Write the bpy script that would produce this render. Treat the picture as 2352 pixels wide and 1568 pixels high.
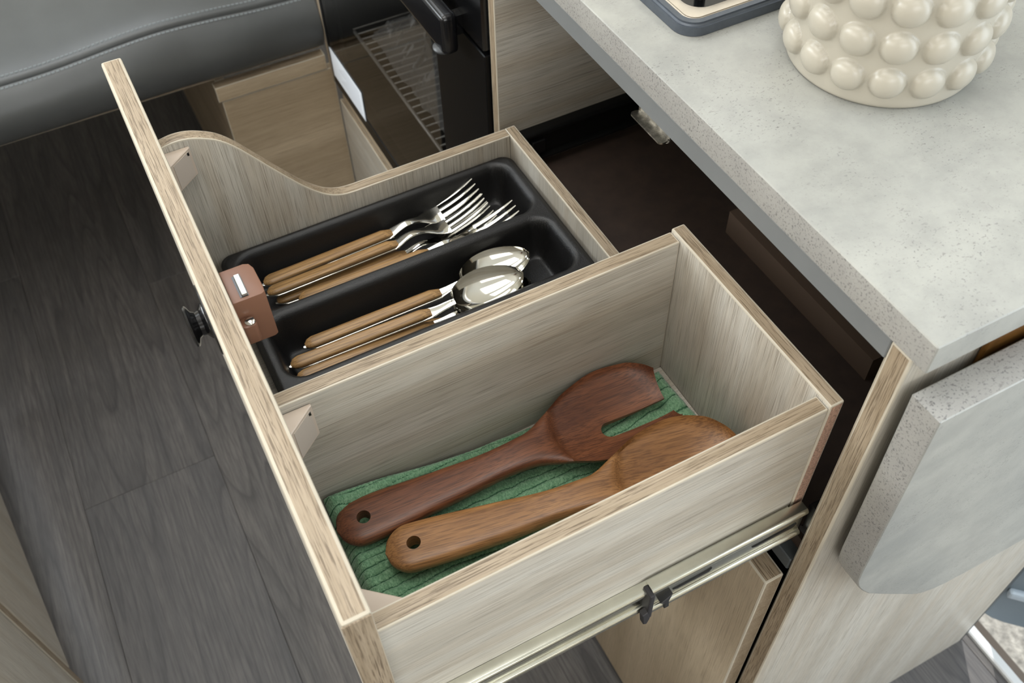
import bpy, bmesh, math, random
from mathutils import Vector, Matrix, noise

random.seed(7)
for o in list(bpy.data.objects):
    bpy.data.objects.remove(o)
scn = bpy.context.scene
col = scn.collection

# ------------------------------------------------------------------ camera
cd = bpy.data.cameras.new('camera')
cam = bpy.data.objects.new('camera', cd)
col.objects.link(cam)
cd.sensor_width = 36.0
cd.lens = 34.203
cd.clip_start = 0.02
R = [[0.8864374, -0.3747887, 0.2715918], [-0.4622297, -0.6864956, 0.5613087], [-0.0239256, -0.6231028, -0.7817739]]
CAMC = [-0.018134, -0.199944, 0.435358]
cam.matrix_world = Matrix(((R[0][0], -R[0][1], -R[0][2], CAMC[0]),
                           (R[1][0], -R[1][1], -R[1][2], CAMC[1]),
                           (R[2][0], -R[2][1], -R[2][2], CAMC[2]),
                           (0, 0, 0, 1)))
cd.dof.use_dof = True
cd.dof.focus_distance = 0.70
cd.dof.aperture_fstop = 13.0
scn.camera = cam

# ------------------------------------------------------------------ light
W = bpy.data.worlds.new('daylight')
scn.world = W
W.use_nodes = True
bg = W.node_tree.nodes['Background']
bg.inputs['Color'].default_value = (0.80, 0.90, 1.0, 1)
bg.inputs['Strength'].default_value = 1.0

def area(name, loc, aim, sx, sy, power, color):
    l = bpy.data.lights.new(name, 'AREA')
    l.shape = 'RECTANGLE'; l.size = sx; l.size_y = sy
    l.energy = power; l.color = color
    o = bpy.data.objects.new(name, l); col.objects.link(o)
    o.location = loc
    o.rotation_euler = (Vector(aim) - Vector(loc)).to_track_quat('-Z', 'Y').to_euler()
    return o
area('rooflight', (-0.10, 0.30, 1.04), (-0.10, 0.30, 0), 0.75, 0.75, 5.2, (1.0, 0.985, 0.96))
area('rooflight_rear', (-0.30, -1.00, 1.04), (-0.30, -1.00, 0), 0.9, 0.7, 4.0, (1.0, 0.985, 0.96))
area('window_light_left', (-1.44, 0.25, 0.40), (0, 0.25, 0.0), 1.6, 0.6, 7.5, (1.0, 0.975, 0.94))
area('fill_light_far', (-0.15, 1.30, 1.04), (-0.15, 1.30, 0), 0.8, 0.7, 6.5, (0.90, 0.95, 1.0))  # added fill over the far aisle floor and bench, no known rooflight
area('window_light_bench', (-1.44, 1.45, 0.45), (-0.1, 1.15, -0.7), 1.5, 0.7, 28.0, (0.86, 0.94, 1.0))
area('fill_light_near', (-0.25, -1.74, 0.35), (0.0, 0.3, -0.25), 1.3, 0.6, 9.0, (0.95, 0.975, 1.0))  # added fill for surfaces facing the near wall, no known window
area('window_light_kitchen', (0.735, 0.30, 0.55), (0.0, 0.25, 0.1), 0.9, 0.45, 1.4, (0.86, 0.94, 1.0))
area('doorway_light', (0.95, -0.55, 0.10), (0.2, -0.35, -0.15), 0.8, 1.4, 7.0, (0.82, 0.92, 1.0))
sl = bpy.data.lights.new('sun', 'SUN'); sl.energy = 2.0; sl.angle = 0.01; sl.color = (1.0, 0.97, 0.92)
sun = bpy.data.objects.new('sun', sl); col.objects.link(sun)
sun.location = (2, 2, 3)
sun.rotation_euler = Vector((-0.54, -0.84, -1.5)).to_track_quat('-Z', 'Y').to_euler()

scn.view_settings.view_transform = 'Standard'
scn.view_settings.look = 'None'
scn.view_settings.gamma = 1.0
scn.view_settings.use_curve_mapping = False
scn.view_settings.exposure = 0.54

# ------------------------------------------------------------------ materials
def s2l(c):
    return tuple(((v / 255) / 12.92 if v / 255 <= .04045 else ((v / 255 + .055) / 1.055) ** 2.4) for v in c) + (1,)

class N:
    def __init__(s, name):
        s.m = bpy.data.materials.new(name); s.m.use_nodes = True
        s.t = s.m.node_tree; s.b = s.t.nodes['Principled BSDF']
        s.out = s.t.nodes['Material Output']
    def n(s, typ, **kw):
        x = s.t.nodes.new(typ)
        for k, v in kw.items():
            if k in ('ins',):
                for a, b in v.items(): x.inputs[a].default_value = b
            else: setattr(x, k, v)
        return x
    def l(s, a, b): s.t.links.new(a, b)
    def coords(s, scale, loc=(0, 0, 0), rnd=False):
        tc = s.n('ShaderNodeTexCoord'); mp = s.n('ShaderNodeMapping')
        mp.inputs['Scale'].default_value = scale; mp.inputs['Location'].default_value = loc
        s.l(tc.outputs['Object'], mp.inputs['Vector'])
        if rnd:
            oi = s.n('ShaderNodeObjectInfo'); mu = s.n('ShaderNodeMath', operation='MULTIPLY')
            mu.inputs[1].default_value = 37.0; s.l(oi.outputs['Random'], mu.inputs[0])
            va = s.n('ShaderNodeVectorMath', operation='ADD')
            s.l(mp.outputs[0], va.inputs[0]); s.l(mu.outputs[0], va.inputs[1])
            return va.outputs[0]
        return mp.outputs[0]
    def noise(s, vec, scale=1, detail=4, rough=.6, dist=0):
        x = s.n('ShaderNodeTexNoise'); x.inputs['Scale'].default_value = scale
        x.inputs['Detail'].default_value = detail; x.inputs['Roughness'].default_value = rough
        x.inputs['Distortion'].default_value = dist
        s.l(vec, x.inputs['Vector']); return x.outputs['Fac']
    def ramp(s, fac, stops):
        r = s.n('ShaderNodeValToRGB'); e = r.color_ramp.elements
        while len(e) > 1: e.remove(e[0])
        e[0].position = stops[0][0]; e[0].color = stops[0][1]
        for p, c in stops[1:]:
            k = e.new(p); k.color = c
        s.l(fac, r.inputs[0]); return r.outputs[0]
    def mix(s, fac, a, b, mode='MIX'):
        x = s.n('ShaderNodeMix', data_type='RGBA', blend_type=mode)
        for i, v in ((0, fac), (6, a), (7, b)):
            if isinstance(v, (tuple, list, float, int)): x.inputs[i].default_value = v
            else: s.l(v, x.inputs[i])
        return x.outputs[2]
    def bump(s, h, strength=.2, dist=.001):
        b = s.n('ShaderNodeBump'); b.inputs['Strength'].default_value = strength
        b.inputs['Distance'].default_value = dist
        s.l(h, b.inputs['Height']); s.l(b.outputs[0], s.b.inputs['Normal'])
    def col(s, c):
        if isinstance(c, tuple): s.b.inputs['Base Color'].default_value = c
        else: s.l(c, s.b.inputs['Base Color'])
    def set(s, **kw):
        for k, v in kw.items(): s.b.inputs[k.replace('_', ' ')].default_value = v
        return s

def axis_scale(ax, along, across):
    v = [across] * 3; v['xyz'.index(ax)] = along; return tuple(v)
G = lambda v: (v, v, v, 1)

def oak_face(ax, name, light=(197, 192, 181), dark=(178, 171, 158), pore=(102, 92, 78), rnd=False, pst=.55):
    m = N(name)
    n1 = m.noise(m.coords(axis_scale(ax, .8, 24), rnd=rnd), 1, 4, .55, .3)
    n2 = m.noise(m.coords(axis_scale(ax, 22, 2600), (3, 1, 2), rnd), 1, 2, .6)
    n3 = m.noise(m.coords(axis_scale(ax, 24, 2000), (7, 4, 9), rnd), 1, 2, .55)
    n4 = m.noise(m.coords(axis_scale(ax, 1.8, 60), (1, 8, 5), rnd), 1, 3, .6, .4)
    n5 = m.noise(m.coords(axis_scale(ax, 3.0, 520), (9, 2, 4), rnd), 1, 3, .6)
    base = m.ramp(n1, [(.36, s2l(dark)), (.62, s2l(light))])
    base = m.mix(m.ramp(n4, [(.45, G(0)), (.70, G(.35))]), base, s2l((176, 158, 134)))
    base = m.mix(m.ramp(n2, [(.38, G(.30)), (.56, G(0))]), base, s2l(pore))
    base = m.mix(m.ramp(n5, [(.58, G(0)), (.68, G(.30))]), base, s2l(pore))
    base = m.mix(m.ramp(n3, [(.56, G(0)), (.66, G(pst + .05))]), base, s2l(pore))
    m.col(base); m.set(Roughness=.42, Specular_IOR_Level=.45)
    m.bump(n3, .06, .0006)
    return m.m

def oak_edge(ax, name, light=(168, 152, 130), dark=(146, 129, 106), pore=(86, 71, 54)):
    m = N(name)
    n1 = m.noise(m.coords(axis_scale(ax, 7, 130)), 1, 4, .6, .3)
    n3 = m.noise(m.coords(axis_scale(ax, 38, 1300), (5, 2, 3)), 1, 3, .6, .5)
    n2 = m.noise(m.coords(axis_scale(ax, 30, 2200), (2, 7, 3)), 1, 2, .6)
    base = m.ramp(n1, [(.35, s2l(dark)), (.65, s2l(light))])
    base = m.mix(m.ramp(n2, [(.35, G(.25)), (.6, G(0))]), base, s2l(pore))
    base = m.mix(m.ramp(n3, [(.51, G(0)), (.60, G(.74))]), base, s2l(pore))
    m.col(base); m.set(Roughness=.45, Specular_IOR_Level=.4)
    m.bump(n3, .12, .0006)
    return m.m

OF = {a: oak_face(a, 'oak_laminate_' + a) for a in 'xyz'}
OE = {a: oak_edge(a, 'oak_edge_band_' + a) for a in 'xyz'}
WF = {a: oak_face(a, 'warm_oak_laminate_' + a, (192, 174, 148), (168, 150, 124), (104, 88, 68), pst=.4) for a in 'xyz'}

def plain(name, rgb, rough=.5, metal=0.0, spec=.5, var=0, vs=60, bump=0, bs=400, bd=.0005, **kw):
    m = N(name)
    if var:
        n = m.noise(m.coords((vs, vs, vs)), 1, 4, .6)
        a = tuple(max(0, c * (1 - var)) for c in rgb); b = tuple(min(255, c * (1 + var)) for c in rgb)
        m.col(m.ramp(n, [(.3, s2l(a)), (.7, s2l(b))]))
    else:
        m.col(s2l(rgb))
    m.set(Roughness=rough, Metallic=metal, Specular_IOR_Level=spec)
    if bump:
        m.bump(m.noise(m.coords((bs, bs, bs)), 1, 3, .6), bump, bd)
    for k, v in kw.items(): m.b.inputs[k.replace('_', ' ')].default_value = v
    return m.m

PALE = plain('pale_edge_lip', (184, 175, 158), .4, var=.03, vs=40)  # paler edge-band bevel, its highlight put into the colour
CHIP = plain('raw_chipboard', (148, 118, 100), .85, var=.25, vs=700, bump=.5, bs=900)
CHAR = plain('charcoal_fascia', (112, 114, 114), .45, var=.02, vs=20)
DARKG = plain('dark_grey_plastic', (62, 68, 72), .45)
BLACK = plain('black_gloss', (14, 14, 15), .18)
BLACKM = plain('black_enamel', (16, 16, 17), .35)
RAILB = plain('dark_steel_rail', (46, 46, 46), .32, .8)
ZINC = plain('zinc_plated_steel', (214, 214, 202), .22, 1.0, var=.05, vs=30)
CHROME = plain('polished_steel', (226, 224, 216), .07, 1.0)
DULL = plain('worn_steel', (150, 146, 138), .3, 1.0, var=.35, vs=160)
BEIGE = plain('beige_plastic', (186, 170, 154), .45)
BROWN = plain('brown_plastic', (116, 80, 61), .38)
BRASS = plain('aged_brass', (112, 76, 34), .4, .6, var=.2)
COPPER = plain('copper_pink', (176, 120, 100), .45, .3)
WHITE = plain('white_paper', (226, 230, 236), .6)
GREYPRINT = plain('grey_print', (150, 150, 156), .6)
SILL = plain('white_sill_plastic', (216, 218, 218), .4)
WALLM = plain('cream_wall_board', (222, 216, 204), .7, var=.02, vs=6)
CEILM = plain('white_ceiling_board', (236, 234, 228), .7, var=.01, vs=6)
SUBF = plain('floor_underlay', (40, 39, 38), .8, var=.1)
GROUND = plain('pale_gravel', (150, 145, 136), .9, var=.25, vs=60, bump=.6, bs=80, bd=.01)
STITCH = plain('grey_thread', (122, 128, 130), .7)
LEATHER = plain('dark_grey_leather', (76, 78, 78), .36, spec=.5, var=.05, vs=12, bump=.25, bs=900, bd=.0004)
TRAYM = plain('black_grained_plastic', (19, 18, 18), .42, spec=.55, bump=.5, bs=1100, bd=.0006)
VASEM = plain('cream_glazed_ceramic', (174, 168, 154), .28, spec=.5, var=.01, vs=20)
RACKM = plain('rack_wire', (206, 208, 206), .3, .3)
HOBF = plain('slate_grey_frame', (78, 84, 92), .35, .3, var=.05, vs=200)
HOBP = plain('champagne_steel', (206, 196, 180), .32, .55, var=.03, vs=120)

def counter_mat(name, ang):
    m = N(name)
    c1 = m.noise(m.coords((6, 9, 9)), 1, 6, .62, .4)
    c2 = m.noise(m.coords((40, 40, 40), (3, 3, 1)), 1, 5, .65)
    sp = m.noise(m.coords((620, 620, 620), (5, 1, 2)), 1, 2, .5)
    sp2 = m.noise(m.coords((260, 560, 560), (1, 5, 9)), 1, 2, .5)
    reg = m.noise(m.coords((30, 30, 30), (7, 7, 7)), 1, 3, .5)
    base = m.ramp(c1, [(.30, s2l((140, 141, 137))), (.52, s2l((158, 158, 152))), (.72, s2l((166, 166, 159)))])
    base = m.mix(m.ramp(c2, [(.36, G(.32)), (.58, G(0))]), base, s2l((126, 126, 123)))
    msk = m.ramp(reg, [(.42, G(.10 + .6 * ang)), (.66, G(.8 + .2 * ang))])
    dots = m.mix(1.0, m.ramp(sp, [(.635 - .055 * ang, G(0)), (.70 - .03 * ang, G(.7))]), msk, 'MULTIPLY')
    dots2 = m.mix(1.0, m.ramp(sp2, [(.64 - .04 * ang, G(0)), (.72 - .03 * ang, G(.6))]), msk, 'MULTIPLY')
    if ang: base = m.mix(.45, base, s2l((152, 147, 143)))
    base = m.mix(dots, base, s2l((74, 74, 76)))
    base = m.mix(dots2, base, s2l((88, 86, 84)))
    m.col(base); m.set(Roughness=.38, Specular_IOR_Level=.5)
    m.bump(m.noise(m.coords((700, 700, 700)), 1, 2, .5), .12, .0004)
    return m.m
COUNTER = counter_mat('concrete_laminate', 0)
CEDGE = counter_mat('speckled_edge_band', 1)

def floor_mat():
    m = N('dark_vinyl_plank')
    n1 = m.noise(m.coords((22, 1.6, 10), rnd=True), 1, 5, .6, 1.2)
    cn = m.noise(m.coords((9.0, .55, 3), (4, 2, 1), True), 1, 2, .4, .2)
    mu = m.n('ShaderNodeMath', operation='MULTIPLY'); mu.inputs[1].default_value = 26.0; m.l(cn, mu.inputs[0])
    fr_ = m.n('ShaderNodeMath', operation='FRACT'); m.l(mu.outputs[0], fr_.inputs[0])
    n2 = m.noise(m.coords((420, 22, 10), rnd=True), 1, 3, .6)
    base = m.ramp(n1, [(.3, s2l((82, 80, 79))), (.7, s2l((114, 109, 105)))])
    base = m.mix(m.ramp(fr_.outputs[0], [(.0, G(.65)), (.12, G(.3)), (.45, G(0)), (.93, G(0)), (1.0, G(.5))]), base, s2l((58, 56, 55)))
    base = m.mix(m.ramp(n2, [(.38, G(.5)), (.6, G(0))]), base, s2l((60, 57, 55)))
    oi = m.n('ShaderNodeObjectInfo')
    base = m.mix(m.ramp(oi.outputs['Random'], [(0, G(0)), (1, G(.35))]), base, s2l((84, 84, 88)))
    m.col(base); m.set(Roughness=.5, Specular_IOR_Level=.4)
    m.bump(n2, .08, .0006)
    return m.m
FLOORM = floor_mat()

def tool_wood(name, light, dark, pore):
    m = N(name)
    n1 = m.noise(m.coords((7, 70, 70)), 1, 5, .6, .6)
    n2 = m.noise(m.coords((30, 1100, 1100), (2, 3, 4)), 1, 3, .6)
    n3 = m.noise(m.coords((16, 16, 16), (5, 5, 5)), 1, 3, .5)
    base = m.ramp(n1, [(.30, s2l(dark)), (.68, s2l(light))])
    base = m.mix(m.ramp(n3, [(.45, G(0)), (.7, G(.45))]), base, s2l(dark))
    base = m.mix(m.ramp(n2, [(.38, G(.65)), (.56, G(0))]), base, s2l(pore))
    m.col(base); m.set(Roughness=.40, Specular_IOR_Level=.5)
    m.bump(n2, .15, .0004)
    return m.m
MAHOG = tool_wood('red_brown_wood', (132, 82, 53), (90, 51, 33), (58, 32, 22))
ACACIA = tool_wood('golden_brown_wood', (172, 124, 76), (130, 88, 50), (90, 58, 32))
HANDLEW = tool_wood('oak_handle', (186, 148, 98), (148, 112, 68), (90, 65, 40))

def towel_mat():
    m = N('green_knit_cotton')
    n = m.noise(m.coords((420, 420, 420)), 1, 4, .7)
    n2 = m.noise(m.coords((60, 60, 60)), 1, 3, .5)
    base = m.ramp(n, [(.28, s2l((94, 136, 100))), (.7, s2l((150, 186, 150)))])
    base = m.mix(m.ramp(n2, [(.4, G(.25)), (.7, G(0))]), base, s2l((90, 134, 102)))
    m.col(base); m.set(Roughness=.95, Specular_IOR_Level=.1, Sheen_Weight=.3)
    kn = m.noise(m.coords((900, 500, 500), (3, 1, 1)), 1, 2, .6)
    base = m.mix(m.ramp(kn, [(.38, G(.55)), (.55, G(0))]), base, s2l((74, 114, 84)))
    m.col(base)
    m.bump(kn, .8, .0014)
    return m.m
TOWELM = towel_mat()
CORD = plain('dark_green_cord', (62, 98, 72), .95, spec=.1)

def glass_mat(name, tint, rough=.02):
    m = N(name)
    tr = m.n('ShaderNodeBsdfTransparent'); tr.inputs[0].default_value = tint
    gl = m.n('ShaderNodeBsdfGlossy'); gl.inputs['Roughness'].default_value = rough
    fr = m.n('ShaderNodeFresnel'); fr.inputs[0].default_value = 1.5
    mx = m.n('ShaderNodeMixShader')
    ge = m.n('ShaderNodeNewGeometry'); iv = m.n('ShaderNodeMath', operation='SUBTRACT'); iv.inputs[0].default_value = 1.0; m.l(ge.outputs['Backfacing'], iv.inputs[1])
    mu = m.n('ShaderNodeMath', operation='MULTIPLY'); m.l(fr.outputs[0], mu.inputs[0]); m.l(iv.outputs[0], mu.inputs[1])
    m.l(mu.outputs[0], mx.inputs[0]); m.l(tr.outputs[0], mx.inputs[1]); m.l(gl.outputs[0], mx.inputs[2])
    m.l(mx.outputs[0], m.out.inputs['Surface'])
    return m.m
OVENGLASS = glass_mat('smoked_oven_glass', (.62, .61, .60, 1))
BAGM = plain('clear_plastic_film', (220, 224, 226), .12, spec=.9, Alpha=.34)

# ------------------------------------------------------------------ mesh helpers
def tag(o, label=None, cat=None, group=None, kind=None):
    if label: o['label'] = label
    if cat: o['category'] = cat
    if group: o['group'] = group
    if kind: o['kind'] = kind
    return o

def thing(name, loc, label=None, cat=None, group=None, kind=None):
    o = bpy.data.objects.new(name, None); col.objects.link(o)
    o.location = loc; o.empty_display_size = .02
    return tag(o, label, cat, group, kind)

def wloc(o):
    v = Vector(o.location)
    while o.parent: o = o.parent; v += Vector(o.location)
    return v

def obj(name, bm, mats, parent=None, smooth=False, local=False, angle=None):
    """bm in world coordinates (local=False): the object keeps the world origin for its texture."""
    me = bpy.data.meshes.new(name)
    bmesh.ops.recalc_face_normals(bm, faces=bm.faces[:])
    bm.to_mesh(me); bm.free()
    for m in (mats if isinstance(mats, (list, tuple)) else [mats]): me.materials.append(m)
    if smooth:
        for p in me.polygons: p.use_smooth = True
        if angle is not None:
            try: me.set_sharp_from_angle(angle=angle)
            except Exception: pass
    o = bpy.data.objects.new(name, me); col.objects.link(o)
    if parent:
        o.parent = parent
        if not local: o.location = -wloc(parent)
    return o

def box(x0, x1, y0, y1, z0, z1, bm=None, bev=0, seg=1):
    own = bm is None
    b = bmesh.new()
    bmesh.ops.create_cube(b, size=1)
    for v in b.verts:
        v.co = Vector(((x0 + x1) / 2 + v.co.x * (x1 - x0), (y0 + y1) / 2 + v.co.y * (y1 - y0), (z0 + z1) / 2 + v.co.z * (z1 - z0)))
    if bev:
        bmesh.ops.bevel(b, geom=b.edges[:], offset=bev, segments=seg, affect='EDGES', profile=.6)
    if own: return b
    merge(bm, b); return bm

def merge(bm, b, mat=None):
    me = bpy.data.meshes.new('tmp'); 
    if mat is not None:
        for f in b.faces: f.material_index = mat
    b.to_mesh(me); b.free(); bm.from_mesh(me); bpy.data.meshes.remove(me)

def panel(name, x0, x1, y0, y1, z0, z1, grain, parent, egrain=None, bev=.0012, face=None, edge=None, lip=PALE, raw=None):
    """board: slot 0 broad faces, 1 edge band, 2 pale band lip with its bevel highlight painted in. raw = axis sign of an unbanded end, e.g. ('y',-1)"""
    d = (x1 - x0, y1 - y0, z1 - z0); thin = d.index(min(d))
    bm = box(x0, x1, y0, y1, z0, z1, bev=bev, seg=2)
    bm.normal_update()
    for f in bm.faces:
        n = f.normal; big = max(abs(n.x), abs(n.y), abs(n.z))
        if big < .995: f.material_index = 2
        else:
            a = [abs(n.x), abs(n.y), abs(n.z)].index(big)
            f.material_index = 0 if a == thin else 1
            if raw and a == 'xyz'.index(raw[0]) and n[a] * raw[1] > 0: f.material_index = 3
    mats = [face or OF[grain], edge or OE[egrain or grain], lip]
    if raw: mats.append(CHIP)
    return obj(name, bm, mats, parent)

def prism(poly, axis, lo, hi, bev=0, seg=2):
    """extrude a 2D polygon; axis 'y': poly=(x,z); 'x': (y,z); 'z': (x,y)"""
    bm = bmesh.new()
    def P(a, b, t):
        return {'y': (a, t, b), 'x': (t, a, b), 'z': (a, b, t)}[axis]
    lo_v = [bm.verts.new(P(a, b, lo)) for a, b in poly]
    hi_v = [bm.verts.new(P(a, b, hi)) for a, b in poly]
    bm.faces.new(lo_v); bm.faces.new(hi_v[::-1])
    n = len(poly)
    for i in range(n):
        bm.faces.new((lo_v[i], hi_v[i], hi_v[(i + 1) % n], lo_v[(i + 1) % n]))
    bmesh.ops.recalc_face_normals(bm, faces=bm.faces[:])
    if bev:
        ed = [e for e in bm.edges if not ((e.verts[0] in lo_v and e.verts[1] in hi_v) or (e.verts[1] in lo_v and e.verts[0] in hi_v))]
        bmesh.ops.bevel(bm, geom=ed, offset=bev, segments=seg, affect='EDGES', profile=.6)
    return bm

def loft(rings, closed_ends=True, bm=None):
    bm = bm or bmesh.new()
    prev = None; first = None
    for r in rings:
        cur = [bm.verts.new(p) for p in r]
        if prev:
            n = len(cur)
            for i in range(n): bm.faces.new((prev[i], prev[(i + 1) % n], cur[(i + 1) % n], cur[i]))
        else: first = cur
        prev = cur
    if closed_ends:
        bm.faces.new(first[::-1]); bm.faces.new(prev)
    return bm

def tube(path, r, seg=10, bm=None, cap=True):
    pts = [Vector(p) for p in path]; rings = []
    up = Vector((0, 0, 1))
    for i, p in enumerate(pts):
        d = (pts[min(i + 1, len(pts) - 1)] - pts[max(i - 1, 0)]).normalized()
        a = up if abs(d.dot(up)) < .95 else Vector((0, 1, 0))
        s = d.cross(a).normalized(); t = s.cross(d)
        rr = r[i] if isinstance(r, (list, tuple)) else r
        rings.append([p + (s * math.cos(k / seg * 2 * math.pi) + t * math.sin(k / seg * 2 * math.pi)) * rr for k in range(seg)])
    return loft(rings, cap, bm)

def lathe(profile, c, axis='z', seg=32, bm=None):
    """profile [(r,h)] around axis through c"""
    rings = []
    for r, h in profile:
        ring = []
        for k in range(seg):
            a = k / seg * 2 * math.pi; u, v = r * math.cos(a), r * math.sin(a)
            p = {'z': (u, v, h), 'x': (h, u, v), 'y': (u, h, v)}[axis]
            ring.append(Vector(c) + Vector(p))
        rings.append(ring)
    return loft(rings, True, bm)

def rrect(x0, x1, y0, y1, r, n=6):
    pts = []
    for cx, cy, a0 in ((x1 - r, y1 - r, 0), (x0 + r, y1 - r, 90), (x0 + r, y0 + r, 180), (x1 - r, y0 + r, 270)):
        for k in range(n + 1):
            a = math.radians(a0 + 90 * k / n); pts.append((cx + r * math.cos(a), cy + r * math.sin(a)))
    return pts

def sstep(a, b, x):
    t = max(0, min(1, (x - a) / (b - a))); return t * t * (3 - 2 * t)
_pc = {}
def interp(tab, x):
    """monotone cubic through the table"""
    key = tuple(tab)
    if key not in _pc:
        n = len(key); h = [key[i + 1][0] - key[i][0] for i in range(n - 1)]
        d = [(key[i + 1][1] - key[i][1]) / h[i] for i in range(n - 1)]
        m = [0.0] * n
        for i in range(1, n - 1):
            if d[i - 1] * d[i] > 0:
                w1, w2 = 2 * h[i] + h[i - 1], h[i] + 2 * h[i - 1]
                m[i] = (w1 + w2) / (w1 / d[i - 1] + w2 / d[i])
        if n > 2: m[0], m[-1] = d[0], d[-1]
        else: m[0] = m[-1] = d[0]
        _pc[key] = m
    m = _pc[key]
    if x <= key[0][0]: return key[0][1]
    for i in range(len(key) - 1):
        a, va = key[i]; b, vb = key[i + 1]
        if x <= b:
            hh = b - a; t = (x - a) / hh
            return (1 + 2 * t) * (1 - t) ** 2 * va + t * (1 - t) ** 2 * hh * m[i] + t * t * (3 - 2 * t) * vb + t * t * (t - 1) * hh * m[i + 1]
    return key[-1][1]

def cut(o, cutters):
    """boolean difference, baked into the mesh"""
    tmp = []
    for c in cutters:
        me = bpy.data.meshes.new('cut'); bmesh.ops.recalc_face_normals(c, faces=c.faces[:]); c.to_mesh(me); c.free()
        k = bpy.data.objects.new('cut', me); col.objects.link(k); k.matrix_world = o.matrix_world.copy(); k.location = o.location; k.rotation_euler = o.rotation_euler; k.parent = o.parent
        tmp.append(k)
        md = o.modifiers.new('b', 'BOOLEAN'); md.operation = 'DIFFERENCE'; md.solver = 'EXACT'; md.object = k
    bpy.context.view_layer.update()
    dg = bpy.context.evaluated_depsgraph_get()
    me = bpy.data.meshes.new_from_object(o.evaluated_get(dg))
    old = o.data; o.modifiers.clear(); o.data = me; me.name = old.name; bpy.data.meshes.remove(old)
    for k in tmp: bpy.data.objects.remove(k)

FZ = -0.8774     # finished floor level
ZK = 0.0457      # worktop level
# ================================================================== setting
fl = tag(obj('floor', box(-1.5, .7500, -1.8, 2.4, FZ - .03, FZ - .0042), SUBF), kind='structure')
fl['label'] = 'dark grey wood-look plank floor of the aisle'
rows = [-1.321, -1.115, -.909, -.703, -.497, -.291, -.085, .121, .327, .533]
offs = {-.291: .764, -.085: 1.18, .121: .33, -.497: 1.32, .327: -.25, .533: .25}
for x in rows:
    o0 = offs.get(x, .5)
    cuts = [-1.8] + sorted(y for y in (o0 - 2.44, o0 - 1.22, o0, o0 + 1.22) if -1.75 < y < 2.35) + [2.4]
    for a, b in zip(cuts, cuts[1:]):
        x1 = min(x + .206, .7500)
        p = obj('plank', box(x + .0002, x1 - .0002, a + .0002, b - .0002, FZ - .0042, FZ, bev=.0004), FLOORM, fl)
p = obj('plank', box(.7392, .7498, -1.8, 2.4, FZ - .0042, FZ, bev=.0004), FLOORM, fl)

def wall(name, bm, m, label):
    o = tag(obj(name, bm, m), kind='structure'); o['label'] = label; return o
wall('ceiling', box(-1.5, .80, -1.8, 2.4, 1.06, 1.10), CEILM, 'white ceiling board of the cabin')
wall('wall_left', box(-1.53, -1.5, -1.8, 2.4, FZ - .03, 1.10), WALLM, 'cream cabin wall across the aisle')
wall('wall_far', box(-1.5, .80, 2.4, 2.43, FZ - .03, 1.10), WALLM, 'cream cabin end wall behind the bench')
wall('wall_near', box(-1.5, .80, -1.83, -1.8, FZ - .03, 1.10), WALLM, 'cream cabin end wall behind the viewer')
bm = box(.7505, .7705, .045, 2.4, FZ - .03, 1.10)
box(.7505, .7705, -1.8, -.80, FZ - .03, 1.10, bm); box(.7505, .7705, -.80, .045, .95, 1.10, bm)
wall('wall_right', bm, WALLM, 'cream cabin side wall behind the kitchen with entrance doorway')
tag(obj('trim_1', box(.7350, .7385, -.0165, -.002, FZ, .95, bev=.001), DARKG), kind='structure')['label'] = 'dark grey doorway jamb strip'
tag(obj('trim_2', box(.7505, .7640, -.80, .044, FZ - .03, FZ + .0070, bev=.002), SILL), kind='structure')['label'] = 'white plastic sill strip of the entrance doorway'
tag(obj('ground', box(.83, 4.5, -3, 3, -1.34, -1.30), GROUND), kind='structure')['label'] = 'sunlit pale gravel outside the doorway'
tag(obj('trim_3', box(.7645, .8850, -.80, .30, -1.075, -1.050, bev=.004), plain('brown_step', (74, 64, 54), .7)), kind='structure')['label'] = 'brown entrance step below the sill'
# entrance door standing half open outside
dr = thing('door_1', (.7860, -.0040, -.88), kind='structure'); dr['label'] = 'dark grey entrance door standing half open outside the sill'
bm = bmesh.new()
poly = [(.0, .012), (.012, .004), (.03, .0), (.30, .0), (.62, .004), (.65, .03), (.65, 1.7), (0, 1.7)]
bm = prism(poly, 'y', 0, .032, .003)
o = obj('door_leaf', bm, plain('grey_door_liner', (104, 114, 120), .35), dr, local=True)
bm = box(.003, .640, -.010, .0005, .085, .100, bev=.004, seg=2)
o2 = obj('liner_ridge', bm, plain('light_grey_ridge', (168, 178, 186), .35), dr, local=True)
dr.rotation_euler = (0, 0, math.radians(-45))

# ================================================================== kitchen cabinet (carcass)
XF = .3045
kc = thing('kitchen_cabinet', (.52, .24, FZ), 'oak kitchen cabinet under the grey worktop with its upper drawer pulled open', 'cabinet')
panel('end_panel', XF, .7345, -.0165, -.0010, FZ, .0228, 'z', kc, bev=.0016)
panel('inner_side_panel', XF + .004, .7345, -.0008, .0018, FZ + .03, .0228, 'z', kc, bev=.0006)
panel('partition_panel', XF, .7345, .4775, .4895, FZ + .04, .0228, 'x', kc, egrain='z', bev=.001)
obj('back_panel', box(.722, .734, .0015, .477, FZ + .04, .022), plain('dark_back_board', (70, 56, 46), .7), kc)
obj('fascia_strip', box(XF, XF + .014, -.0008, .4893, .0065, .0230, bev=.0008), CHAR, kc)
obj('cross_rail', box(XF + .001, XF + .03, .0015, .477, -.262, -.2465, bev=.001), plain('charcoal_rail', (66, 70, 72), .5), kc)
obj('cabinet_shelf', box(XF + .012, .70, .0015, .477, -.2460, -.2325), plain('dark_shelf_board', (58, 45, 37), .7, var=.1), kc)
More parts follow.
